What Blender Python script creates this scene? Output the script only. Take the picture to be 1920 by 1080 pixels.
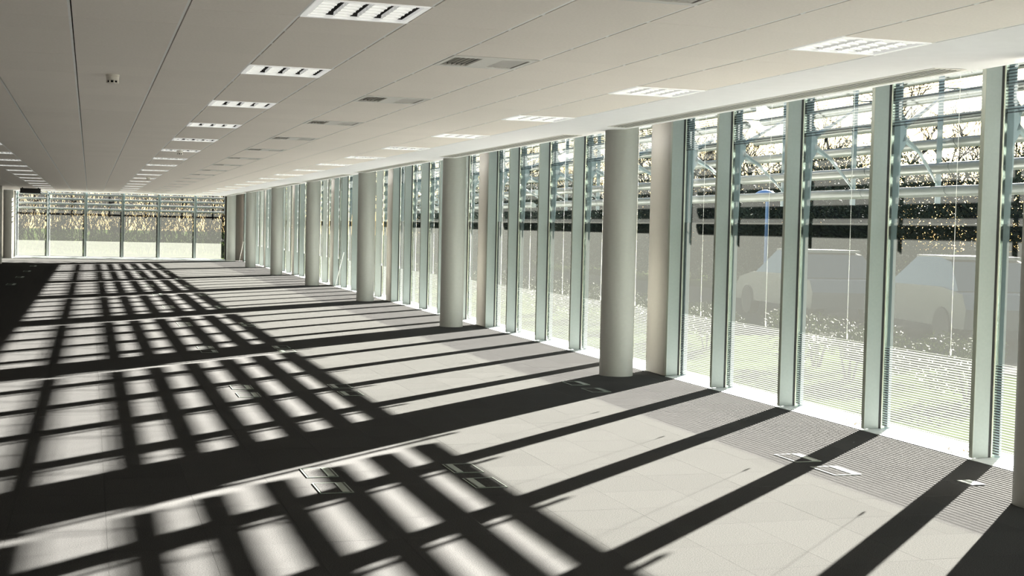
import bpy, math, random
from mathutils import Matrix, Vector
random.seed(7)
SC = bpy.context.scene
COL = SC.collection
for o in list(bpy.data.objects):
    bpy.data.objects.remove(o)

# ------------------------------------------------------------------ camera
CAM_H = 1.6475
FPX, YAW, PITCH, ROLL = 2560.0, math.radians(17.2235), math.radians(2.4619), math.radians(1.3131)
r0 = Vector((math.cos(YAW), -math.sin(YAW), 0))
fw = Vector((math.sin(YAW) * math.cos(PITCH), math.cos(YAW) * math.cos(PITCH), -math.sin(PITCH)))
u0 = Vector((math.sin(YAW) * math.sin(PITCH), math.cos(YAW) * math.sin(PITCH), math.cos(PITCH)))
rt = r0 * math.cos(ROLL) + u0 * math.sin(ROLL)
up = u0 * math.cos(ROLL) - r0 * math.sin(ROLL)
cam = bpy.data.objects.new('camera', bpy.data.cameras.new('camera'))
COL.objects.link(cam)
cam.matrix_world = Matrix(((rt.x, up.x, -fw.x, 0), (rt.y, up.y, -fw.y, 0), (rt.z, up.z, -fw.z, CAM_H), (0, 0, 0, 1)))
cam.data.sensor_width = 36.0
cam.data.lens = FPX / 1920 * 36.0
cam.data.clip_start, cam.data.clip_end = 0.05, 600
SC.camera = cam

def px(x, y, z):
    """picture position of a point (1920 x 1080), used only to leave out repeats that cannot be seen"""
    v = Vector((x, y, z - CAM_H))
    d = v.dot(fw)
    if d < 0.3:
        return None
    return 960 + FPX * v.dot(rt) / d, 540 - FPX * v.dot(up) / d

def inview(x, y, z, m=60):
    p = px(x, y, z)
    return p is not None and -m < p[0] < 1920 + m and -m < p[1] < 1080 + m

# ------------------------------------------------------------------ sky, sun, exposure
SUN = Vector((1.0, 0.988, 0.415)).normalized()
elev = math.asin(SUN.z)
W = bpy.data.worlds.new('sky'); SC.world = W; W.use_nodes = True
wn = W.node_tree; wn.nodes.clear()
wo = wn.nodes.new('ShaderNodeOutputWorld'); wb = wn.nodes.new('ShaderNodeBackground')
sky = wn.nodes.new('ShaderNodeTexSky'); sky.sky_type = 'NISHITA'
sky.sun_disc = False; sky.sun_elevation = elev
sky.sun_rotation = math.atan2(SUN.x, SUN.y)
sky.air_density = 1.0; sky.dust_density = 1.0; sky.ozone_density = 1.0
wb.inputs['Strength'].default_value = 0.38
wn.links.new(sky.outputs[0], wb.inputs[0]); wn.links.new(wb.outputs[0], wo.inputs[0])

sl = bpy.data.lights.new('sun', 'SUN'); sl.energy = 262.0; sl.angle = math.radians(0.42); sl.color = (1.0, 0.925, 0.865)
so = bpy.data.objects.new('sun', sl); COL.objects.link(so)
so.rotation_euler = (-SUN).to_track_quat('-Z', 'Y').to_euler(); so.location = SUN * 60
vs = SC.view_settings
vs.view_transform = 'Standard'; vs.look = 'None'; vs.gamma = 1.0; vs.exposure = -0.02; vs.use_curve_mapping = False

# ------------------------------------------------------------------ materials
def mat(name, color, rough=0.6, metal=0.0, noise=None, bump=None, spec=0.5, rnd=0.0, emit=0.0):
    """procedural principled material; noise=(scale, amount), bump=(scale, strength), rnd = variation from piece to piece"""
    m = bpy.data.materials.new(name); m.use_nodes = True
    nt = m.node_tree; b = nt.nodes['Principled BSDF']
    c = (*color, 1)
    b.inputs['Roughness'].default_value = rough; b.inputs['Metallic'].default_value = metal
    b.inputs['Specular IOR Level'].default_value = spec
    b.inputs['Base Color'].default_value = c
    tc = nt.nodes.new('ShaderNodeTexCoord')
    src = None
    if noise:
        n = nt.nodes.new('ShaderNodeTexNoise'); n.inputs['Scale'].default_value = noise[0]; n.inputs['Detail'].default_value = 4
        nt.links.new(tc.outputs['Object'], n.inputs['Vector'])
        r = nt.nodes.new('ShaderNodeMapRange'); r.inputs['From Min'].default_value = 0.3; r.inputs['From Max'].default_value = 0.7
        r.inputs['To Min'].default_value = 1 - noise[1]; r.inputs['To Max'].default_value = 1 + noise[1]
        nt.links.new(n.outputs['Fac'], r.inputs['Value']); src = r.outputs[0]
    if rnd:
        oi = nt.nodes.new('ShaderNodeObjectInfo')
        r = nt.nodes.new('ShaderNodeMapRange'); r.inputs['To Min'].default_value = 1 - rnd; r.inputs['To Max'].default_value = 1 + rnd
        nt.links.new(oi.outputs['Random'], r.inputs['Value'])
        if src:
            k = nt.nodes.new('ShaderNodeMath'); k.operation = 'MULTIPLY'
            nt.links.new(src, k.inputs[0]); nt.links.new(r.outputs[0], k.inputs[1]); src = k.outputs[0]
        else:
            src = r.outputs[0]
    if src:
        v = nt.nodes.new('ShaderNodeVectorMath'); v.operation = 'SCALE'; v.inputs[0].default_value = color
        nt.links.new(src, v.inputs['Scale']); nt.links.new(v.outputs[0], b.inputs['Base Color'])
    if bump:
        n2 = nt.nodes.new('ShaderNodeTexNoise'); n2.inputs['Scale'].default_value = bump[0]; n2.inputs['Detail'].default_value = 3
        nt.links.new(tc.outputs['Object'], n2.inputs['Vector'])
        bp = nt.nodes.new('ShaderNodeBump'); bp.inputs['Strength'].default_value = bump[1]; bp.inputs['Distance'].default_value = 0.004
        nt.links.new(n2.outputs['Fac'], bp.inputs['Height']); nt.links.new(bp.outputs[0], b.inputs['Normal'])
    if emit:
        b.inputs['Emission Color'].default_value = c; b.inputs['Emission Strength'].default_value = emit
    return m

def film(name, clear, clear_col, haze_col, stripes=None):
    """see-through film: a share of clear view, the rest scatters; stripes=(pitch, duty, share clear in the print)"""
    m = bpy.data.materials.new(name); m.use_nodes = True
    nt = m.node_tree; nt.nodes.clear()
    out = nt.nodes.new('ShaderNodeOutputMaterial')
    tr = nt.nodes.new('ShaderNodeBsdfTransparent'); tr.inputs[0].default_value = (*clear_col, 1)
    tl = nt.nodes.new('ShaderNodeBsdfTranslucent'); tl.inputs[0].default_value = (*haze_col, 1)
    df = nt.nodes.new('ShaderNodeBsdfDiffuse'); df.inputs[0].default_value = (*haze_col, 1)
    hz = nt.nodes.new('ShaderNodeMixShader'); hz.inputs[0].default_value = 0.45
    nt.links.new(tl.outputs[0], hz.inputs[1]); nt.links.new(df.outputs[0], hz.inputs[2])
    mx = nt.nodes.new('ShaderNodeMixShader')
    nt.links.new(hz.outputs[0], mx.inputs[1]); nt.links.new(tr.outputs[0], mx.inputs[2])
    mx.inputs[0].default_value = clear
    if not stripes:
        # a longer way through the film at a slant lets less through unscattered
        lw = nt.nodes.new('ShaderNodeLayerWeight'); lw.inputs['Blend'].default_value = 0.5
        c = nt.nodes.new('ShaderNodeMath'); c.operation = 'SUBTRACT'; c.inputs[0].default_value = 1.0; nt.links.new(lw.outputs['Facing'], c.inputs[1])
        c2 = nt.nodes.new('ShaderNodeMath'); c2.operation = 'MAXIMUM'; c2.inputs[1].default_value = 0.04; nt.links.new(c.outputs[0], c2.inputs[0])
        c3 = nt.nodes.new('ShaderNodeMath'); c3.operation = 'DIVIDE'; c3.inputs[0].default_value = 1.0; nt.links.new(c2.outputs[0], c3.inputs[1])
        c4 = nt.nodes.new('ShaderNodeMath'); c4.operation = 'POWER'; c4.inputs[0].default_value = clear; nt.links.new(c3.outputs[0], c4.inputs[1])
        nt.links.new(c4.outputs[0], mx.inputs[0])
    if stripes:
        g = nt.nodes.new('ShaderNodeNewGeometry'); s = nt.nodes.new('ShaderNodeSeparateXYZ')
        nt.links.new(g.outputs['Position'], s.inputs[0])
        a = nt.nodes.new('ShaderNodeMath'); a.operation = 'MULTIPLY'; a.inputs[1].default_value = 1.0 / stripes[0]
        nt.links.new(s.outputs['Z'], a.inputs[0])
        f = nt.nodes.new('ShaderNodeMath'); f.operation = 'FRACT'; nt.links.new(a.outputs[0], f.inputs[0])
        l = nt.nodes.new('ShaderNodeMath'); l.operation = 'GREATER_THAN'; l.inputs[1].default_value = stripes[1]
        nt.links.new(f.outputs[0], l.inputs[0])
        r = nt.nodes.new('ShaderNodeMapRange'); r.inputs['To Min'].default_value = stripes[2]; r.inputs['To Max'].default_value = 1.0
        nt.links.new(l.outputs[0], r.inputs['Value']); nt.links.new(r.outputs[0], mx.inputs[0])
    nt.links.new(mx.outputs[0], out.inputs[0])
    return m

def glass(name, tint, dust):
    m = bpy.data.materials.new(name); m.use_nodes = True
    nt = m.node_tree; nt.nodes.clear()
    out = nt.nodes.new('ShaderNodeOutputMaterial')
    tr = nt.nodes.new('ShaderNodeBsdfTransparent'); tr.inputs[0].default_value = (*tint, 1)
    tl = nt.nodes.new('ShaderNodeBsdfTranslucent'); tl.inputs[0].default_value = (0.9, 0.95, 0.9, 1)
    d = nt.nodes.new('ShaderNodeMixShader'); d.inputs[0].default_value = dust
    nt.links.new(tr.outputs[0], d.inputs[1]); nt.links.new(tl.outputs[0], d.inputs[2])
    gl = nt.nodes.new('ShaderNodeBsdfGlossy'); gl.inputs['Roughness'].default_value = 0.0; gl.inputs[0].default_value = (0.9, 1, 0.95, 1)
    lw = nt.nodes.new('ShaderNodeLayerWeight'); lw.inputs['Blend'].default_value = 0.5
    p = nt.nodes.new('ShaderNodeMath'); p.operation = 'POWER'; p.inputs[1].default_value = 5
    nt.links.new(lw.outputs['Facing'], p.inputs[0])
    r = nt.nodes.new('ShaderNodeMapRange'); r.inputs['To Min'].default_value = 0.0; r.inputs['To Max'].default_value = 0.40
    nt.links.new(p.outputs[0], r.inputs['Value'])
    mx = nt.nodes.new('ShaderNodeMixShader'); nt.links.new(r.outputs[0], mx.inputs[0])
    nt.links.new(d.outputs[0], mx.inputs[1]); nt.links.new(gl.outputs[0], mx.inputs[2])
    nt.links.new(mx.outputs[0], out.inputs[0])
    return m

M = {
    'carpet': mat('carpet', (0.0492, 0.0488, 0.0480), 0.95, noise=(170, 0.38), bump=(420, 0.5), spec=0.0, rnd=0.035),
    'slab': mat('slab', (0.06, 0.06, 0.06), 0.9),
    'ctile': mat('ceiling_tile', (0.93, 0.868, 0.81), 0.75, noise=(60, 0.03), spec=0.2, rnd=0.012),
    'plaster': mat('soffit_plaster', (0.89, 0.88, 0.90), 0.7, noise=(8, 0.015), spec=0.2),
    'runner': mat('ceiling_runner', (0.95, 0.94, 0.92), 0.3, noise=(5, 0.03)),
    'plenum': mat('plenum', (0.05, 0.05, 0.05), 0.9),
    'wall': mat('wall_paint', (0.45, 0.43, 0.40), 0.8, noise=(3, 0.02)),
    'column': mat('column_paint', (0.31, 0.308, 0.285), 0.5, noise=(30, 0.02), spec=0.3),
    'pilaster': mat('pilaster_paint', (0.25, 0.24, 0.22), 0.45, noise=(20, 0.02), spec=0.3),
    'alu': mat('mullion_grey', (0.225, 0.255, 0.243), 0.38, noise=(40, 0.03), spec=0.5),
    'alu_dark': mat('mullion_nose', (0.22, 0.24, 0.20), 0.5),
    'gasket': mat('gasket', (0.008, 0.008, 0.008), 0.6),
    'bead': mat('glazing_bead', (0.55, 0.56, 0.46), 0.35, metal=0.4),
    'outfin': mat('outer_mullion', (0.085, 0.112, 0.118), 0.45, metal=0.2, noise=(20, 0.04)),
    'sill': mat('sill_metal', (0.58, 0.61, 0.61), 0.4, noise=(14, 0.05)),
    'blade': mat('sunshade_blade', (0.13, 0.14, 0.13), 0.4, metal=0.1, noise=(10, 0.03)),
    'steel': mat('sunshade_steel', (0.17, 0.21, 0.225), 0.5, metal=0.1, noise=(15, 0.05)),
    'frame': mat('luminaire_frame_glow', (0.92, 0.92, 0.9), 0.4, emit=0.38),  # glow put into the frame to whiten it; the frame is no lamp
    'louvre': mat('luminaire_louvre_glow', (0.95, 0.95, 0.92), 0.25, noise=(30, 0.05), emit=0.32),  # glow put into the louvres, no lamp tubes behind them
    'lum_shade': mat('luminaire_gap_shade', (0.03, 0.03, 0.028), 0.6),  # shade between the louvres put into a near-black reflector colour
    'grille': mat('grille_white', (0.78, 0.76, 0.72), 0.5),
    'void': mat('void_shade', (0.006, 0.006, 0.006), 0.9, spec=0.0),
    'plastic': mat('detector_plastic', (0.8, 0.76, 0.7), 0.45),
    'trimsteel': mat('floor_box_trim', (0.13, 0.16, 0.13), 0.45, metal=0.1, noise=(60, 0.08)),
    'cord': mat('cord_white', (0.86, 0.86, 0.8), 0.6),
    'black': mat('black_plastic', (0.012, 0.012, 0.012), 0.5, noise=(30, 0.2)),
    'brown': mat('dark_panel', (0.032, 0.028, 0.02), 0.5, noise=(6, 0.1)),
    'bark': mat('bark', (0.019, 0.0195, 0.019), 0.9, spec=0.0, noise=(6, 0.3)),
    'leaf_dark': mat('hedge_leaf', (0.040, 0.048, 0.033), 0.9, spec=0.1, noise=(3, 0.4)),
    'leaf_low': mat('shrub_leaf', (0.034, 0.046, 0.012), 0.85, spec=0.1, noise=(4, 0.4)),
    'twig_red': mat('red_twig', (0.022, 0.0185, 0.019), 0.8, spec=0.0, noise=(3, 0.35)),
    'grass': mat('lawn', (0.0145, 0.020, 0.0075), 0.95, spec=0.0, noise=(3, 0.35)),
    'tarmac': mat('car_park', (0.033, 0.033, 0.032), 0.95, spec=0.0, noise=(8, 0.15)),
    'bounce': mat('bounce', (0.42, 0.43, 0.44), 0.95, spec=0.0, noise=(12, 0.2)),  # pale tone for the added strip that throws sun up indoors
    'carbody': mat('car_paint', (0.12, 0.13, 0.135), 0.25, metal=0.5),
    'carglass': mat('car_glass', (0.03, 0.04, 0.045), 0.1),
    'tyre': mat('tyre', (0.02, 0.02, 0.02), 0.8),
    'lampblue': mat('lamp_blue', (0.15, 0.26, 0.45), 0.4),
    'dryleaf': mat('dry_leaf', (0.34, 0.24, 0.12), 0.8, noise=(40, 0.4)),
    'glass': glass('window_glass', (0.935, 0.955, 0.945), 0.002),
    'frost': film('frosted_film', 0.81, (0.95, 0.96, 0.93), (0.0195, 0.0203, 0.0188)),
    'frit': film('frit_stripes', 1.0, (1, 1, 1), (0.042, 0.044, 0.041), (0.02, 0.54, 0.03)),
    'frit_top': film('frit_stripes_upper', 1.0, (1, 1, 1), (0.032, 0.035, 0.035), (0.024, 0.45, 0.25)),
    'frit_far': film('frit_far', 1.0, (1, 1, 1), (0.050, 0.0525, 0.0465), (0.02, 0.62, 0.05)),
}

# ------------------------------------------------------------------ mesh helpers
class MB:
    def __init__(s):
        s.v = []; s.f = []
    def box(s, a, b):
        x0, y0, z0 = a; x1, y1, z1 = b; n = len(s.v)
        s.v += [(x0, y0, z0), (x1, y0, z0), (x1, y1, z0), (x0, y1, z0), (x0, y0, z1), (x1, y0, z1), (x1, y1, z1), (x0, y1, z1)]
        s.f += [tuple(n + i for i in q) for q in ((0, 3, 2, 1), (4, 5, 6, 7), (0, 1, 5, 4), (1, 2, 6, 5), (2, 3, 7, 6), (3, 0, 4, 7))]
        return s
    def quad(s, *p):
        n = len(s.v); s.v += list(p); s.f.append(tuple(range(n, n + len(p)))); return s
    def prism(s, prof, axis, a, b):
        """closed profile in the plane across axis, swept from a to b; profile points are the other two coordinates in xyz order"""
        n = len(s.v); k = len(prof)
        for t in (a, b):
            for p in prof:
                q = list(p); q.insert(axis, t); s.v.append(tuple(q))
        for i in range(k):
            j = (i + 1) % k
            s.f.append((n + i, n + j, n + k + j, n + k + i))
        s.f.append(tuple(n + i for i in reversed(range(k)))); s.f.append(tuple(n + k + i for i in range(k)))
        return s
    def tube(s, p, q, r1, r2, k=6, caps=True):
        p = Vector(p); q = Vector(q); d = (q - p).normalized()
        a = d.orthogonal().normalized(); b = d.cross(a); n = len(s.v)
        for c, r in ((p, r1), (q, r2)):
            for i in range(k):
                t = 2 * math.pi * i / k
                s.v.append(tuple(c + a * (r * math.cos(t)) + b * (r * math.sin(t))))
        for i in range(k):
            j = (i + 1) % k
            s.f.append((n + i, n + j, n + k + j, n + k + i))
        if caps:
            s.f.append(tuple(n + i for i in reversed(range(k)))); s.f.append(tuple(n + k + i for i in range(k)))
        return s
    def lathe(s, prof, k=24, c=(0, 0, 0)):
        n = len(s.v)
        for r, z in prof:
            for i in range(k):
                t = 2 * math.pi * i / k
                s.v.append((c[0] + r * math.cos(t), c[1] + r * math.sin(t), c[2] + z))
        for j in range(len(prof) - 1):
            for i in range(k):
                i2 = (i + 1) % k
                s.f.append((n + j * k + i, n + j * k + i2, n + (j + 1) * k + i2, n + (j + 1) * k + i))
        s.f.append(tuple(n + i for i in reversed(range(k)))); s.f.append(tuple(n + (len(prof) - 1) * k + i for i in range(k)))
        return s
    def mesh(s, name, m, smooth=False):
        me = bpy.data.meshes.new(name); me.from_pydata(s.v, [], s.f); me.update()
        me.materials.append(M[m])
        if smooth:
            me.polygons.foreach_set('use_smooth', [True] * len(me.polygons))
            me.set_sharp_from_angle(angle=math.radians(40))
        return me
    def build(s, name, m, parent=None, loc=(0, 0, 0), smooth=False):
        return put(name, s.mesh(name, m, smooth), parent, loc)

def put(name, me, parent=None, loc=(0, 0, 0), rz=0.0, scale=None):
    o = bpy.data.objects.new(name, me); COL.objects.link(o); o.parent = parent; o.location = loc
    if rz: o.rotation_euler = (0, 0, rz)
    if scale: o.scale = scale
    return o
def thing(name, label, cat, loc=(0, 0, 0), group=None, rz=0.0, scale=None):
    o = put(name, None, None, loc, rz, scale)
    return tag(o, label, cat, group)
def tag(o, label, cat, group=None):
    o['label'] = label; o['category'] = cat
    if group: o['group'] = group
    return o
def struct(o, label=None):
    o['kind'] = 'structure'
    if label: o['label'] = label
    return o
ORD = ['nearest', 'second', 'third', 'fourth', 'fifth', 'sixth', 'seventh', 'eighth', 'ninth', 'tenth', 'eleventh', 'twelfth', 'thirteenth',
       'fourteenth', 'fifteenth', 'sixteenth', 'seventeenth', 'eighteenth', 'nineteenth', 'twentieth']
def nth(i):
    if i < len(ORD): return ORD[i]
    tens = {2: 'twenty', 3: 'thirty', 4: 'forty'}[(i + 1) // 10]; u = (i + 1) % 10
    return tens + '-' + ['', 'first', 'second', 'third', 'fourth', 'fifth', 'sixth', 'seventh', 'eighth', 'ninth'][u] if u else {3: 'thirtieth', 4: 'fortieth'}[(i + 1) // 10]

# ------------------------------------------------------------------ dimensions
HC = 2.79            # ceiling
XL, XW = -9.0, 6.6   # left wall, glass line
YB, YF = -6.0, 60.3  # back wall, far wall
XC, RC, YC0, BAY = 5.797, 0.193, 14.5895, 7.5
XF, YF0 = 6.335, 14.436
TOP = 3.26

# ------------------------------------------------------------------ shell
slab = struct(MB().box((XL - .3, YB - .3, -0.30), (6.64, YF + .3, -0.012)).build('floor', 'slab'), 'carpeted office floor in small square tiles')
T = 0.5
nx0, nx1 = int(XL / T), int(XF / T) + 1
tiles = []
for i in range(-18, 13):
    for j in range(-12, 121):
        x, y = (i + 0.5) * T + 0.1, (j + 0.5) * T
        if x - T / 2 < XL: continue
        x1 = min(x + T / 2, 6.318)
        if x1 - (x - T / 2) < 0.05 or y + T / 2 > YF - 0.05: continue
        tiles.append((x, y, x1))
vis = [t for t in tiles if inview(t[0], t[1], 0, 0) and abs(t[2] - t[0] - T / 2) < 1e-6]
vis.sort(key=lambda t: t[0] ** 2 + t[1] ** 2)
near = set(vis[:300])
g = 0.0005
tm = MB().box((-T / 2 + g, -T / 2 + g, -0.009), (T / 2 - g, T / 2 - g, 0)).mesh('carpet_tile', 'carpet')
for t in vis[:300]:
    o = put('carpet_tile', tm, slab, (t[0], t[1], random.uniform(-.0002, .0002)))
rest = MB()
for t in tiles:
    if t not in near:
        rest.box((t[0] - T / 2 + g, t[1] - T / 2 + g, -0.009), (t[2] - g, t[1] + T / 2 - g, 0))
o = rest.build('carpet_tiles_beyond', 'carpet', slab); o['kind'] = 'stuff'

struct(MB().box((XL - .2, YB, 0), (XL, YF, TOP)).build('wall_left', 'wall'))
struct(MB().box((XL - .2, YB - .2, 0), (6.64, YB, TOP)).build('wall_back', 'wall'))
struct(MB().box((6.40, YB, 0), (6.64, -0.60, TOP)).build('wall_right', 'wall'))
struct(MB().box((XL, YF, 0), (-3.0, YF + .2, TOP)).build('wall_far', 'wall'))
fp = struct(MB().box((5.60, YF - .02, 0), (6.64, YF + .2, TOP)).build('wall_far_corner', 'brown'), 'dark brown panel in the far corner behind the last column')

ceil = struct(MB().box((XL - .2, YB - .2, TOP), (6.70, YF + .2, TOP + .3)).build('ceiling', 'plenum'), 'suspended ceiling of pale metal tiles')
MB().box((XL, YB, HC + .16), (5.15, YF - .5, HC + .18)).build('light_stop_board', 'plenum', ceil)  # unseen board added over the tiles to stop light leaking
# plain soffit along the windows, rising slightly towards the glass
XE = 5.76
MB().prism([(4.70, HC), (5.29, HC), (XE, HC + .012), (XE, HC + .10), (4.70, HC + .10)], 1, YB, YF - .02).build('soffit', 'plaster', ceil)
MB().prism([(XE - .02, HC + .10), (XE, HC + .10), (XE, TOP), (XE - .02, TOP)], 1, YB, YF).build('soffit_upstand', 'plaster', ceil)
FS = 58.9
MB().prism([(FS, HC), (YF - .5, HC), (YF - .05, HC - .012), (YF, HC - .012), (YF, HC + .10), (FS, HC + .10)], 0, XL, 4.70).build('far_soffit', 'plaster', ceil)

# ceiling grid: lines along Y every 0.601, joints every 0.6155
GX, GY, X0, Y0 = 0.601, 0.6155, 1.087, 6.95
LUM_COLS, LUM_MOD, DIF_COL, DIF_MOD = (0, 5, -5), 0, 2, 3
cells = []
for i in range(-16, 6):
    for j in range(-21, 85):
        xa, ya = X0 + i * GX, Y0 + j * GY
        if ya + GY > FS + .3 or ya < YB: continue
        kind = 'tile'
        cx, cy = xa + GX / 2, ya + GY / 2
        seen = inview(cx, cy, HC, 40)
        if i in LUM_COLS and j % 5 == LUM_MOD and seen: kind = 'lum'
        if i == DIF_COL and j % 5 == DIF_MOD and seen: kind = 'dif'
        cells.append((i, j, cx, cy, kind, seen))
gw, gc = 0.011, 0.0009
ctm = MB().box((-GX / 2 + gw, -GY / 2 + gc, 0), (GX / 2 - gw, GY / 2 - gc, 0.02)).mesh('ceiling_tile', 'ctile')
vt = [c for c in cells if c[4] == 'tile' and c[5] and inview(c[2], c[3], HC, 0)]
vt.sort(key=lambda c: c[2] ** 2 + c[3] ** 2)
for c in vt[:300]:
    put('ceiling_tile', ctm, ceil, (c[2], c[3], HC + random.uniform(0, .0006)))
nset = set(vt[:300]); rest = MB()
for c in cells:
    if c[4] == 'tile' and c not in nset:
        rest.box((c[2] - GX / 2 + gw, c[3] - GY / 2 + gc, HC), (c[2] + GX / 2 - gw, c[3] + GY / 2 - gc, HC + .02))
o = rest.build('ceiling_tiles_beyond', 'ctile', ceil); o['kind'] = 'stuff'
rm = MB().prism([(-.0108, .0008), (.0035, .0008), (.0035, .03), (-.0108, .03)], 1, YB, FS + .2).mesh('ceiling_runner', 'runner')
for i in range(-16, 7):
    put('ceiling_runner', rm, ceil, (X0 + i * GX, 0, HC))
clip = MB().box((-.011, -.018, -.0005), (.011, .018, .01)).mesh('joint_clip', 'runner')
n = 0
for i in range(0, 7):
    for j in range(-4, 14):
        x, y = X0 + i * GX, Y0 + j * GY
        if inview(x, y, HC, 0) and n < 300:
            put('joint_clip', clip, ceil, (x, y, HC)); n += 1

# ------------------------------------------------------------------ windows along the right wall
FINT = 0.045
fin_me = MB().box((XF + .004, 0, .012), (6.474, FINT, TOP)).mesh('mullion', 'alu')
nose_me = MB().box((XF, -.0, .012), (XF + .004, FINT + .0, TOP)).mesh('mullion_nose', 'alu_dark')
gask_me = MB().box((6.474, .003, .012), (6.497, FINT - .003, TOP)).mesh('gasket', 'gasket')
bead_me = MB().box((6.497, -.004, .012), (6.508, FINT + .004, TOP)).mesh('glazing_bead', 'bead')
cap_me = MB().box((6.532, -.002, -.05), (6.590, FINT + .002, TOP)).mesh('outer_cap', 'outfin')
spans = []
for k in range(-1, 7):
    b = YF0 + BAY * k
    for (a, c) in ((-7.5 + .66, -5.7), (-5.7, -4.2), (-4.2, -2.7), (-2.7, -1.2), (-1.2, 0)):
        spans.append((b + a, b + c, k))
spans.sort()
win_n = 0
vis_i = -1
for (ya, yb, k) in spans:
    win_n += 1
    w = struct(put(f'window_{win_n}', None), 'tall narrow pane with striped foot, frosted middle and clear head')
    y0, y1 = ya + .002, yb - FINT - .002
    MB().box((6.514, y0 - .02, .012), (6.530, y1 + .02, TOP)).build('glass_pane', 'glass', w)
    X = 6.511
    MB().quad((X, y0, .035), (X, y1, .035), (X, y1, .725), (X, y0, .725)).build('striped_print', 'frit', w)
    MB().quad((X, y0 + .02, .727), (X, y1, .727), (X, y1, 1.770), (X, y0 + .02, 1.770)).build('frosted_film', 'frost', w)
    MB().quad((X, y0, 2.588), (X, y1, 2.588), (X, y1, TOP), (X, y0, TOP)).build('upper_striped_print', 'frit_top', w)
    MB().prism([(6.322, -.01), (6.322, .002), (6.48, .012), (6.64, .012), (6.64, -.01)], 1, ya - FINT, yb - FINT if k < 7 else yb).build('sill', 'sill', w)
    m = put('mullion', fin_me, w, (0, yb - FINT, 0))
    for nm, me in (('mullion_nose', nose_me), ('gasket', gask_me), ('glazing_bead', bead_me), ('outer_cap', cap_me)):
        put(nm, me, m)
# pilasters beside each column, and round columns
pm = MB()
prof = [(6.60, 0), (6.41, 0), (6.375, .012), (6.355, .05), (6.35, .11), (6.35, .58), (6.362, .615), (6.40, .63), (6.60, .63)]
pm.prism(prof, 2, 0, TOP)
pil_me = pm.mesh('pilaster', 'pilaster', True)
for k in range(-1, 7):
    b = YF0 + BAY * k
    o = put(f'trim_{k + 2}', pil_me, None, (0, b + .006, 0)); struct(o, 'cream boxed pilaster beside a grey window mullion')
    MB().box((6.352, b - .03, .0), (6.60, b + .004, TOP)).build('edge_strip', 'alu', o, (0, -b - .006, 0))
col_me = MB().lathe([(RC, 0), (RC, .004), (RC, HC - .002), (RC, TOP)], 40).mesh('column', 'column', True)
names = ['cut off at the right edge of the picture', 'tallest fully seen, second from the camera', 'third from the camera', 'fourth from the camera',
         'fifth from the camera', 'sixth from the camera', 'seventh from the camera', 'last, in front of the dark corner panel']
for k in range(-1, 7):
    o = put('column', col_me, None, (XC - (.085 if k < 0 else 0), YC0 + BAY * k, 0))
    tag(o, 'pale round column by the windows, ' + names[k + 1], 'column', 'round columns along the window wall')
for i, k in enumerate((5, 6)):
    o = put('column', col_me, None, (-3.19, YC0 + BAY * k, 0))
    tag(o, ['pale round column at the far left, cut by the picture edge', 'pale round column beside the left end of the far windows'][i], 'column', 'round columns on the left side')

# ------------------------------------------------------------------ far wall windows
fx = [-2.95, -1.70, -.20, 1.31, 2.80, 4.31, 5.60]
for i in range(6):
    win_n += 1
    w = struct(put(f'window_{win_n}', None), 'pane in the far wall with frosted middle and pale foot')
    a, b = fx[i], fx[i + 1]
    Y = YF
    MB().box((a - .02, Y + .06, .1), (b + .02, Y + .084, TOP)).build('glass_pane', 'glass', w)
    MB().quad((a + .03, Y + .055, .10), (b - .03, Y + .055, .10), (b - .03, Y + .055, .74), (a + .03, Y + .055, .74)).build('striped_print', 'frit_far', w)
    MB().quad((a + .03, Y + .055, .742), (b - .03, Y + .055, .742), (b - .03, Y + .055, 2.03), (a + .03, Y + .055, 2.03)).build('frosted_film', 'frost', w)
    MB().box((a - .03, Y - .09, .06), (a + .03, Y + .05, TOP)).build('mullion', 'alu', w)
    MB().box((a + .02, Y + .09, .0), (a + .10, Y + .16, TOP)).build('outer_cap', 'outfin', w)
    MB().box((a, Y - .25, .0), (b, Y + .15, .07)).build('sill', 'sill', w)
struct(MB().box((-3.0, YF - .09, 0), (-2.95, YF + .2, TOP)).build('trim_20', 'column'), 'pale post at the left end of the far windows')
struct(MB().box((XL, YF - .55, 0), (5.60, YF - .25, .03)).build('baseboard_far', 'sill'), 'pale strip along the foot of the far windows')

# ------------------------------------------------------------------ ceiling fittings
lx, ly = GX / 2 - .004, GY / 2 - .004
fm = MB()
e = .03
fm.box((-lx, -ly, -.004), (-lx + e, ly, .012)); fm.box((lx - e, -ly, -.004), (lx, ly, .012))
fm.box((-lx + e, -ly, -.004), (lx - e, -ly + e, .012)); fm.box((-lx + e, ly - e, -.004), (lx - e, ly, .012))
lum_frame = fm.mesh('frame', 'frame')
rf = MB(); rf.box((-lx + .002, -ly + .002, .075), (lx - .002, ly - .002, .085))
for s in (-1, 1):
    rf.box((s * (lx - .006) - .004, -ly + .004, .012), (s * (lx - .006) + .004, ly - .004, .075))
    rf.box((-lx + .012, s * (ly - .006) - .004, .012), (lx - .012, s * (ly - .006) + .004, .075))
lum_ref = rf.mesh('reflector', 'lum_shade')
iw = 2 * (lx - e); cw = iw / 4
lou = []
w2 = cw * .5 * .62
lou_me = MB().prism([(-w2, .004), (-w2 * .4, .016), (0, .020), (w2 * .4, .016), (w2, .004), (w2 * .92, .030), (0, .045), (-w2 * .92, .030)], 1, -ly + e, ly - e).mesh('louvre_blade', 'louvre')
cr_me = MB().prism([(-.008, .0), (.008, .0), (.003, .024), (-.003, .024)], 0, -w2, w2).mesh('cross_blade', 'louvre')
rowname = {5: 'row beside the windows', 0: 'middle row', -5: 'far left row'}
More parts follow.
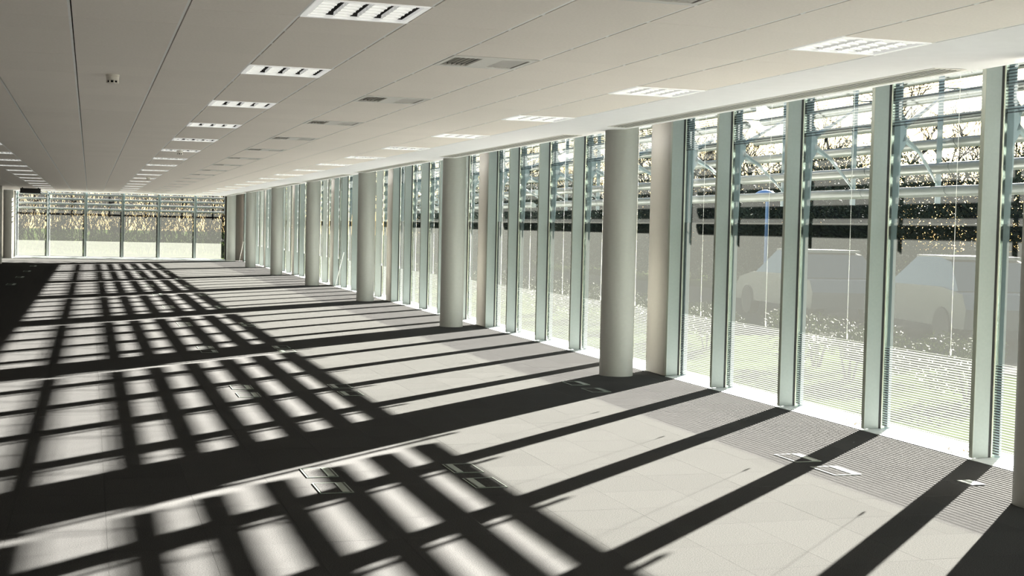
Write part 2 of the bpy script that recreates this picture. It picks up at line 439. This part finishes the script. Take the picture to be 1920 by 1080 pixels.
for col in (5, 0, -5):
    cs = sorted([c for c in cells if c[4] == 'lum' and c[0] == col], key=lambda c: c[3])
    for i, c in enumerate(cs):
        t = thing('ceiling_light', f'square white louvred ceiling light, {nth(i)} from the camera in the {rowname[col]}', 'ceiling light', (c[2], c[3], HC), 'recessed louvred ceiling lights')
        put('frame', lum_frame, t); put('reflector', lum_ref, t)
        if c[3] < 45:
            for q in range(4):
                put('louvre_blade', lou_me, t, (-iw / 2 + cw * (q + .5) - .012, 0, 0))
            for q in range(6):
                for q2 in range(4 if c[3] < 18 else 0):
                    put('cross_blade', cr_me, t, (-iw / 2 + cw * (q2 + .5) - .012, (q - 2.5) * (2 * (ly - e)) / 6, 0))
        else:
            put('louvre_blade', MB().box((-iw / 2, -ly + e, .004), (iw / 2, ly - e, .02)).mesh('louvre_blade', 'louvre'), t)
# square air diffusers
df = MB(); e = .035
df.box((-lx, -ly, -.003), (-lx + e, ly, .01)); df.box((lx - e, -ly, -.003), (lx, ly, .01))
df.box((-lx + e, -ly, -.003), (lx - e, -ly + .10, .01)); df.box((-lx + e, ly - .06, -.003), (lx - e, ly, .01))
df.box((-.07, -ly + .10, -.002), (.07, ly - .06, .01))
dif_frame = df.mesh('frame', 'grille')
dif_back = MB().box((-lx + .01, -ly + .02, .06), (lx - .01, ly - .02, .066)).mesh('duct', 'void')
sl_a = MB().prism([(-.012, .002), (-.009, .0), (.012, .03), (.009, .032)], 1, -ly + .10, ly - .06).mesh('slat', 'grille')
sl_b = MB().prism([(.018, .001), (.016, -.001), (-.016, .010), (-.014, .013)], 1, -ly + .10, ly - .06).mesh('slat', 'grille')
cs = sorted([c for c in cells if c[4] == 'dif'], key=lambda c: c[3])
for i, c in enumerate(cs):
    t = thing('air_diffuser', f'square slatted air vent in the ceiling, {nth(i)} from the camera', 'air vent', (c[2], c[3], HC), 'square air vents in one ceiling row')
    put('frame', dif_frame, t); put('duct', dif_back, t)
    if c[3] < 40:
        for q in range(5):
            put('slat', sl_a, t, (-.095 - q * .034, 0, .0)); put('slat', sl_b, t, (.095 + q * .034, 0, .0))
# long slot grilles in the soffit
def soff(x): return HC + max(0, (x - 5.29)) / (XE - 5.29) * .012
gname = ['beside the nearest column', 'between the second and third columns', 'between the third and fourth columns', 'between the fourth and fifth columns', 'between the fifth and sixth columns', 'between the sixth and seventh columns', 'before the far end']
for k in range(0, 7):
    ya, yb = 7.98 + BAY * k, 14.0 + BAY * k
    t = thing('slot_grille', 'long narrow slotted vent in the window soffit ' + gname[k], 'air vent', (5.52, ya, HC), 'slot vents along the window soffit')
    L = yb - ya
    z = soff(5.52) - HC
    MB().box((-.115, 0, z - .004), (.115, L, z - .001)).build('backing', 'void', t)  # black sheet just behind the slats paints the slots dark
    f = MB(); f.box((-.125, -.02, z - .007), (-.105, L + .02, z - .002)); f.box((.105, -.02, z - .007), (.125, L + .02, z - .002))
    f.box((-.105, -.02, z - .007), (.105, 0, z - .002)); f.box((-.105, L, z - .007), (.105, L + .02, z - .002)); f.build('frame', 'grille', t)
    for q in range(5):
        x = -.084 + q * .042
        MB().box((x - .008, 0, z - .0070), (x + .008, L, z - .0042)).build('slat', 'grille', t)
# smoke detectors
dprof = [(.052, 0), (.052, -.016), (.049, -.017), (.049, -.019), (.050, -.020), (.047, -.046), (.030, -.050)]
for (x, y, lab) in ((.162, 11.25, 'round smoke detector on the ceiling, nearest the camera'), (1.37, 22.6, 'round smoke detector among the middle row of ceiling lights, nearer one'),
                    (1.45, 37.0, 'round smoke detector among the middle row of ceiling lights, farther one')):
    t = thing('smoke_detector', lab, 'smoke detector', (x, y, HC + .0005), 'smoke detectors on the ceiling')
    MB().lathe(dprof, 24).build('base', 'plastic', t, smooth=True)
    MB().lathe([(.041, -.050), (.041, -.064)], 20).build('chamber', 'void', t)
    for q in range(8):
        a = 2 * math.pi * (q + .3) / 8
        MB().tube((.043 * math.cos(a), .043 * math.sin(a), -.046), (.043 * math.cos(a), .043 * math.sin(a), -.066), .007, .007, 6).build('rib', 'plastic', t)
    MB().lathe([(.046, -.064), (.046, -.068), (.030, -.074)], 24).build('cap', 'plastic', t, smooth=True)
t = thing('hanging_sign_box', 'black box hung under the ceiling at the far left end', 'sign', (-2.12, 53.9, HC), None)
MB().box((-.36, -.06, -.20), (.36, .06, -.03)).build('case', 'black', t)
MB().box((-.37, -.065, -.215), (.37, .065, -.20)).build('bottom_rail', 'black', t)
for s in (-.28, .28):
    MB().box((s - .02, -.02, -.03), (s + .02, .02, .0)).build('bracket', 'black', t)

# ------------------------------------------------------------------ floor boxes
bl = MB()
a, b2 = .105, .17
bl.box((-a, -b2, 0), (-a + .008, b2, .004)); bl.box((a - .008, -b2, 0), (a, b2, .004))
bl.box((-a + .008, -b2, 0), (a - .008, -b2 + .008, .004)); bl.box((-a + .008, b2 - .008, 0), (a - .008, b2, .004))
fb_frame = bl.mesh('frame', 'trimsteel')
fb_lid = MB().box((-a + .014, -b2 + .014, 0), (a - .014, b2 - .014, .003)).mesh('lid', 'carpet')
fb_strip = MB().box((-.026, -b2 + .014, 0), (.026, b2 - .014, .006)).mesh('handle_strip', 'trimsteel')
fb_groove = MB().box((-.003, -b2 + .014, 0), (.003, b2 - .014, .0065)).mesh('groove', 'gasket')
def floor_box(x, y, side, lab):
    t = thing('floor_box', lab, 'floor box', (x, y, .0005), 'access floor boxes with steel trim')
    put('frame', fb_frame, t); put('lid', fb_lid, t)
    s = put('handle_strip', fb_strip, t, (side * (a - .042), 0, 0))
    put('groove', fb_groove, s, (side * .022, 0, 0))
rows = [(8.98, 8.44), (13.82, 13.2), (18.3, 17.75), (22.7, 22.2), (27.3, 26.8), (31.8, 31.3), (36.2, 35.7), (40.7, 40.2), (45.2, 44.7), (50.2, 49.7)]
colsx = [(1.47, 1, 'left column'), (2.46, -1, 'middle column'), (5.03, 1, 'column by the windows'), (-1.85, 1, 'dark far left column')]
for (x, sd, cn) in colsx:
    i = 0
    for (ya, yb) in rows:
        if not inview(x, ya, 0, -5): continue
        if x > 5 and ya > 15: continue
        if x < 0 and ya < 30: continue
        for y, w_ in ((yb, 'nearer'), (ya, 'farther')):
            floor_box(x, y, sd, f'steel-trimmed floor box, {w_} of the {nth(i)} pair in the {cn}')
        i += 1
t = thing('floor_outlet_plate', 'small pale floor plate beside the cut-off column at right', 'floor box', (5.72, 7.85, .0005))
MB().box((-.05, -.085, 0), (.05, .085, .006)).build('plate', 'sill', t)
MB().box((-.012, -.075, .006), (.012, .075, .008)).build('flap', 'trimsteel', t)
MB().box((-.05, -.089, 0), (.05, -.0851, .0065)).build('edge', 'gasket', t)

# ------------------------------------------------------------------ blind cords, leaning cords, leaf litter
cm = MB().tube((0, 0, 0), (0, 0, -2.43), .0016, .0016, 5).mesh('cord', 'cord')
wm = MB().lathe([(.003, 0), (.007, -.008), (.008, -.04), (.005, -.05)], 10).mesh('weight', 'cord', True)
i = 0
for (ya, yb, k) in spans:
    y = ya + (.22 if (yb - ya) > 1.3 else .2)
    if not inview(6.36, y, 1.5, 0) or y > 55: continue
    t = thing('blind_cord', f'thin white blind cord with small weight hanging in the {nth(i)} window from the camera', 'blind cord', (6.30, y, TOP - .02), 'blind cords along the windows')
    put('cord', cm, t); put('weight', wm, t, (0, 0, -2.43)); i += 1
for (p, q, lab) in (((6.108, 35.29, .004), (6.27, 34.95, .95), 'slack white cord slanting down to the floor beside the fifth column'),
                    ((6.12, 59.2, .004), (6.25, 58.9, .85), 'slack white cord slanting down to the floor beside the last column')):
    o = MB().tube(p, q, .008, .008, 6).build('slack_cord', 'cord'); tag(o, lab, 'blind cord', 'slack cords')
random.seed(3)
for (x, y, lab) in ((6.44, 10.52, 'small heap of dry leaves on the sill of the pane behind'), (6.43, 9.08, 'small heap of dry leaves on the sill of the large near pane')):
    t = thing('leaf_litter', lab, 'leaves', (x, y, .012), 'dry leaves on window sills')
    b = MB()
    for q in range(26):
        c = Vector((random.gauss(0, .03), random.gauss(0, .10), random.uniform(.001, .016)))
        d1 = Vector((random.uniform(-1, 1), random.uniform(-1, 1), random.uniform(-.4, .4))).normalized() * .022
        d2 = d1.cross(Vector((random.uniform(-.5, .5), random.uniform(-.5, .5), 1))).normalized() * .008
        c.z = max(c.z, abs(d1.z) + abs(d2.z) + .001)
        b.quad(tuple(c - d1), tuple(c + d2), tuple(c + d1), tuple(c - d2))
    o = b.build('leaves', 'dryleaf', t); o['kind'] = 'stuff'
    b = MB()
    for q in range(7):
        c = Vector((random.gauss(0, .03), random.gauss(0, .10), .006)); d = Vector((random.uniform(-1, 1), random.uniform(-1, 1), .15)).normalized() * random.uniform(.03, .07)
        c2 = c + d; b.tube(tuple(c), (c2.x, c2.y, abs(c2.z)), .0012, .0008, 4)
    o = b.build('stalks', 'dryleaf', t); o['kind'] = 'stuff'

# ------------------------------------------------------------------ sunshades outside
S = 0.415
blades = []   # (X, z) of blade centres
for (F1, F0, c) in ((2.53, 2.33, .0585), (2.12, 1.90, .087), (1.67, 1.475, .1172), (1.23, 1.05, .146), (.79, .63, .175), (.37, .22, None), (-.32, -.46, None)):
    Fm = (F1 + F0) / 2
    if c is None:
        X = 8.24 if F1 > 0 else 8.38
    else:
        X = (CAM_H + S * Fm) / (S - c)
    blades.append((X, S * (X - Fm), (F1 - F0) * S))
def ell(rx, rz, k=14, tilt=.35):
    P = []
    for i in range(k):
        t = -2 * math.pi * i / k
        x, z = rx * math.cos(t), rz * math.sin(t)
        P.append((x * math.cos(tilt) - z * math.sin(tilt), x * math.sin(tilt) + z * math.cos(tilt)))
    return P
SEG = 5
usn = ['past the cut-off column', 'outside the largest near panes', 'beyond the second column', 'beyond the third column', 'beyond the fourth column', 'beyond the fifth column', 'beyond the sixth column', 'at the far end']
strap = MB().box((-.028, -.006, 1.98), (.028, .006, TOP + .55)).mesh('strap', 'steel')
plate = MB().prism([(6.592, 1.80), (6.60, 1.80), (6.62, 2.38), (6.665, 2.46), (6.665, 2.65), (6.62, 2.72), (6.62, 3.2), (6.592, 3.2)], 1, 0, .012).mesh('bracket_plate', 'steel')
seg_me = []
for (X, z, h) in blades:
    seg_me.append(max(h * .5, .036))
for k in range(-1, 7):
    off = BAY * k
    t = thing('sunshade', 'louvred metal sunshade of round blades ' + usn[k + 1], 'sunshade', (0, off, 0), 'sunshades outside the windows')
    for bi, (X, z, h) in enumerate(blades):
        yend = 14.36 + .988 * (X - 6.85); ysta = yend - 7.08
        if bi == 6: ysta = yend - 7.34
        L = (yend - ysta) / SEG
        key = f'blade_{bi}'
        me = bpy.data.meshes.get(key)
        if me is None:
            me = MB().prism(ell(.062, seg_me[bi] * 1.0, tilt=-.6), 1, .004, L - .004).mesh(key, 'blade', True)
        for s in range(SEG):
            put('blade', me, t, (X, ysta + s * L, z))
    arm = bpy.data.meshes.get('arm')
    if arm is None:
        a_ = MB()
        a_.tube((6.64, 0, 2.61), (6.95, .225, 2.74), .03, .018, 6); a_.tube((6.95, .225, 2.74), (7.62, .90, 2.98), .018, .012, 6)
        arm = a_.mesh('arm', 'steel')
        arm2 = MB().tube((6.64, 0, 2.50), (6.95, .225, 2.40), .03, .018, 6).tube((6.95, .225, 2.40), (7.60, .90, 2.16), .018, .012, 6).mesh('lower_arm', 'steel')
        stub = [MB().box((min(7.62, X), -.005, z - .006), (max(7.62, X), .005, z + .006)).mesh('blade_holder', 'steel') for (X, z, h) in blades]
    for dy in (0, -1.2, -2.7, -4.2, -5.7):
        y = YF0 + dy - .03
        put('bracket_plate', plate, t, (0, y, 0)); put('arm', arm, t, (0, y, 0)); put('lower_arm', arm2, t, (0, y, 0))
        put('strap', strap, t, (7.61, y + .90, 0)); [put('blade_holder', me, t, (0, y + .90, 0)) for me in stub]
# sunshade outside the far wall
t = thing('sunshade', 'louvred metal sunshade outside the far windows', 'sunshade', (0, 0, 0), 'sunshades outside the windows')
fb = MB().prism([(y + YF + .62, z) for (y, z) in ell(.07, .038, tilt=.4)], 0, -3.6, 6.6).mesh('blade_far', 'blade', True)
for q in range(6):
    put('blade', fb, t, (0, 0, 2.085 + q * .205))
for x in fx:
    MB().box((x + .02, YF + .60, 2.0), (x + .06, YF + .64, 3.6)).build('strap', 'steel', t)
    MB().box((x + .03, YF + .17, 2.55), (x + .05, YF + .60, 2.60)).build('arm', 'steel', t)

# ------------------------------------------------------------------ outside: ground, shrubs, hedge, trees, cars
gr = struct(MB().box((6.70, -40, -.40), (120, 260, -.10)).build('lawn', 'grass'), 'sunlit lawn outside the windows')
struct(MB().box((-60, 60.6, -.40), (6.69, 260, -.11)).build('lawn_far', 'grass'), 'lawn beyond the far windows')
struct(MB().box((6.70, -30, -.10), (7.15, 62, -.08)).build('bounce_strip', 'bounce'), 'pale paving strip added along the foot of the windows to light the ceiling')  # added, mostly unseen strip bouncing sunlight up to soffit and ceiling
struct(MB().box((11.5, -30, -.10), (19.0, 150, -.085)).build('car_park', 'tarmac'), 'pale car park beyond the lawn')

def leafball(n, rx, ry, h, size, seed, shell=.55):
    rnd = random.Random(seed); b = MB()
    bumps = [(Vector((rnd.uniform(-.6, .6) * rx, rnd.uniform(-.6, .6) * ry, rnd.uniform(.25, .75) * h)), rnd.uniform(.35, .55)) for _ in range(7)]
    for _ in range(n):
        c0, s = rnd.choice(bumps)
        d = Vector((rnd.gauss(0, 1), rnd.gauss(0, 1), rnd.gauss(0, 1))).normalized() * (rnd.uniform(shell, 1))
        c = c0 + Vector((d.x * rx * s, d.y * ry * s, d.z * h * .5 * s * 1.2))
        c.z = min(max(c.z, size * .8), h - size)
        a = Vector((rnd.gauss(0, 1), rnd.gauss(0, 1), rnd.gauss(0, 1))).normalized() * size * rnd.uniform(.6, 1.2)
        p = a.cross(Vector((rnd.gauss(0, 1), rnd.gauss(0, 1), rnd.gauss(0, 1)))).normalized() * size * .45
        b.quad(tuple(c - a), tuple(c + p), tuple(c + a), tuple(c - p))
    return b
def thicket(n, r, h, size, seed):
    rnd = random.Random(seed); b = MB()
    for _ in range(n):
        t = rnd.uniform(0, 2 * math.pi); q = math.sqrt(rnd.random())
        hh = h * (1 - .30 * q * q) * (.86 + .14 * math.sin(3 * t + seed))
        c = Vector((q * r * math.cos(t), q * r * math.sin(t), .1 + (hh - .1) * rnd.random() ** .8))
        a = Vector((rnd.gauss(0, 1), rnd.gauss(0, 1), rnd.gauss(0, 1))).normalized() * size * rnd.uniform(.5, 1.2)
        p = a.cross(Vector((rnd.gauss(0, 1), rnd.gauss(0, 1), rnd.gauss(0, 1)))).normalized() * size * .4
        b.quad(tuple(c - a), tuple(c + p), tuple(c + a), tuple(c - p))
    return b
def branches(b, p, d, L, r, depth, rnd, zmax):
    if depth == 0 or r < .003: return
    q = p + d * L
    if q.z > zmax: q.z = zmax - rnd.uniform(0, .3)
    b.tube(tuple(p), tuple(q), r, r * .7, 5 if r > .03 else 3, caps=False)
    for _ in range(3 if depth > 2 else 3):
        nd = (d + Vector((rnd.gauss(0, .45), rnd.gauss(0, .45), rnd.gauss(.08, .3)))).normalized()
        branches(b, q if rnd.random() < .6 else p.lerp(q, rnd.uniform(.5, .95)), nd, L * rnd.uniform(.62, .85), r * .62, depth - 1, rnd, zmax)
low = [leafball(2600, .75, .95, .86, .024, s).mesh('foliage', 'leaf_low') for s in (1, 2)]
lowst = MB()
for q in range(6):
    lowst.tube((.05 * math.cos(q), .05 * math.sin(q), 0), (.16 * math.cos(q * 1.1), .16 * math.sin(q * 1.1), .45), .012, .005, 4)
lowst = lowst.mesh('stems', 'bark')
random.seed(11)
y = 8.0; i = 0
while y < 60:
    x = 9.0 + random.uniform(-.15, .35)
    t = thing('low_shrub', 'low yellow-green shrub on the lawn close outside the windows', 'shrub', (x, y, -.10), 'low shrubs outside the windows', random.uniform(0, 6.28), (1, 1, random.uniform(.85, 1.05)))
    put('foliage', low[i % 2], t); put('stems', lowst, t); i += 1
    y += random.uniform(1.5, 3.2)
hedge = [thicket(20000, 2.1, 4.9, .062, s).mesh('foliage', 'leaf_dark') for s in (5, 6, 7)]
hst = []
for s in (1, 2):
    b = MB(); rnd = random.Random(s + 40)
    for q in range(5):
        branches(b, Vector((rnd.uniform(-.5, .5), rnd.uniform(-.5, .5), 0)), Vector((rnd.gauss(0, .3), rnd.gauss(0, .3), 1)).normalized(), 1.5, .05, 5, rnd, 5.6)
    hst.append(b.mesh('stems', 'bark'))
y = 17.0; i = 0
while y < 90:
    t = thing('hedge_shrub', 'dark leafy hedge shrub beyond the car park', 'shrub', (22.0 + random.uniform(-.8, .8), y, -.10), 'hedge shrubs beyond the car park', random.uniform(0, 6.28), (1, 1, random.uniform(.88, 1.06)))
    put('foliage', hedge[i % 3], t); put('stems', hst[i % 2], t); i += 1
    y += random.uniform(2.3, 3.1)
tv = []
for s in (1, 2, 3):
    b = MB(); rnd = random.Random(s)
    branches(b, Vector((0, 0, 0)), Vector((rnd.gauss(0, .06), rnd.gauss(0, .06), 1)).normalized(), 2.3, .15, 8, rnd, 8.2)
    tv.append(b.mesh('branches', 'bark'))
y = 22.0; i = 0
while y < 100:
    t = thing('bare_tree', 'bare winter tree standing behind the hedge', 'tree', (26.5 + (i % 2) * 7.0 + random.uniform(-.5, .5), y, -.10), 'bare trees behind the hedge', random.uniform(0, 6.28))
    put('branches', tv[i % 3], t); i += 1
    y += random.uniform(4.2, 6.0)
fh = []
for s in (1, 2):
    b = MB(); rnd = random.Random(s + 90)
    for q in range(9):
        branches(b, Vector((rnd.uniform(-1.2, 1.2), rnd.uniform(-.8, .8), 0)), Vector((rnd.gauss(0, .2), rnd.gauss(0, .2), 1)).normalized(), 1.3, .035, 5, rnd, 4.4)
    for q in range(2200):
        c = Vector((rnd.uniform(-1.6, 1.6), rnd.uniform(-.9, .9), rnd.uniform(.1, 4.2)))
        a_ = Vector((rnd.gauss(0, .4), rnd.gauss(0, .4), 1)).normalized() * .20; p_ = a_.cross(Vector((rnd.gauss(0, 1), rnd.gauss(0, 1), 0))).normalized() * .03
        b.quad(tuple(c - a_), tuple(c + p_), tuple(c + a_), tuple(c - p_))
    fh.append(b.mesh('twigs', 'twig_red'))
for i in range(8):
    t = thing('twiggy_hedge_shrub', 'reddish bare twiggy shrub beyond the far windows', 'shrub', (-7.5 + i * 2.5, 75 + random.uniform(-.5, .5), -.11), 'twiggy shrubs beyond the far windows', random.uniform(-.2, .2))
    put('twigs', fh[i % 2], t)
for i in range(7):
    t = thing('low_shrub', 'rounded green shrub at the foot of the twiggy hedge beyond the far windows', 'shrub', (-5.5 + i * 2.0, 72.5, -.11), 'green shrubs beyond the far windows', i * 1.3, (1.5, 1.5, 1.5))
    put('foliage', low[i % 2], t); put('stems', lowst, t)

def car(loc, rz, lab):
    t = thing('parked_car', lab, 'car', loc, 'parked cars outside', rz)
    prof = [(-2.1, .30), (-2.15, .62), (-2.0, .86), (-1.2, .95), (1.1, .93), (1.85, .80), (2.12, .60), (2.1, .30)]
    MB().prism([(x, z) for x, z in reversed(prof)], 1, -.85, .85).build('body', 'carbody', t)
    n_ = [(-1.75, .90), (-1.15, 1.36), (-.6, 1.44), (.25, 1.42), (1.05, .93)]
    b = MB(); k = len(n_)
    for (yy, sc) in ((-.80, 0), (-.62, 1), (.62, 1), (.80, 0)):
        pass
    v = [(x, -.80 + (z - .9) * .32, z) for x, z in n_] + [(x, .80 - (z - .9) * .32, z) for x, z in n_]
    b.v = v; b.f = [tuple(range(k))[::-1], tuple(range(k, 2 * k))] + [(i, i + 1, k + i + 1, k + i) for i in range(k - 1)]
    b.build('cabin', 'carglass', t)
    MB().box((-1.12, -.63, 1.40), (.28, .63, 1.455)).build('roof', 'carbody', t)
    wm_ = MB().tube((0, -.10, 0), (0, .10, 0), .31, .31, 18).mesh('wheel', 'tyre')
    for x in (-1.3, 1.35):
        for yy in (-.78, .78): put('wheel', wm_, t, (x, yy, .31))
car((14.5, 20.5, -.085), math.radians(80), 'silver parked car seen dimly through the near frosted panes')
car((14.7, 26.0, -.085), math.radians(84), 'silver parked car seen dimly through frosted panes farther along')
t = thing('lamp_post', 'blue lamp post with a domed head in front of the hedge', 'lamp post', (18.6, 35.4, -.10))
MB().tube((0, 0, 0), (0, 0, 3.0), .06, .05, 10).build('post', 'lampblue', t)
MB().tube((0, 0, 2.86), (-.30, -.45, 2.92), .03, .03, 8).build('arm', 'lampblue', t)
MB().lathe([(.36, 0), (.34, .05), (.20, .15), (.05, .19)], 18, (-.30, -.45, 2.84)).build('dome', 'lampblue', t, smooth=True)
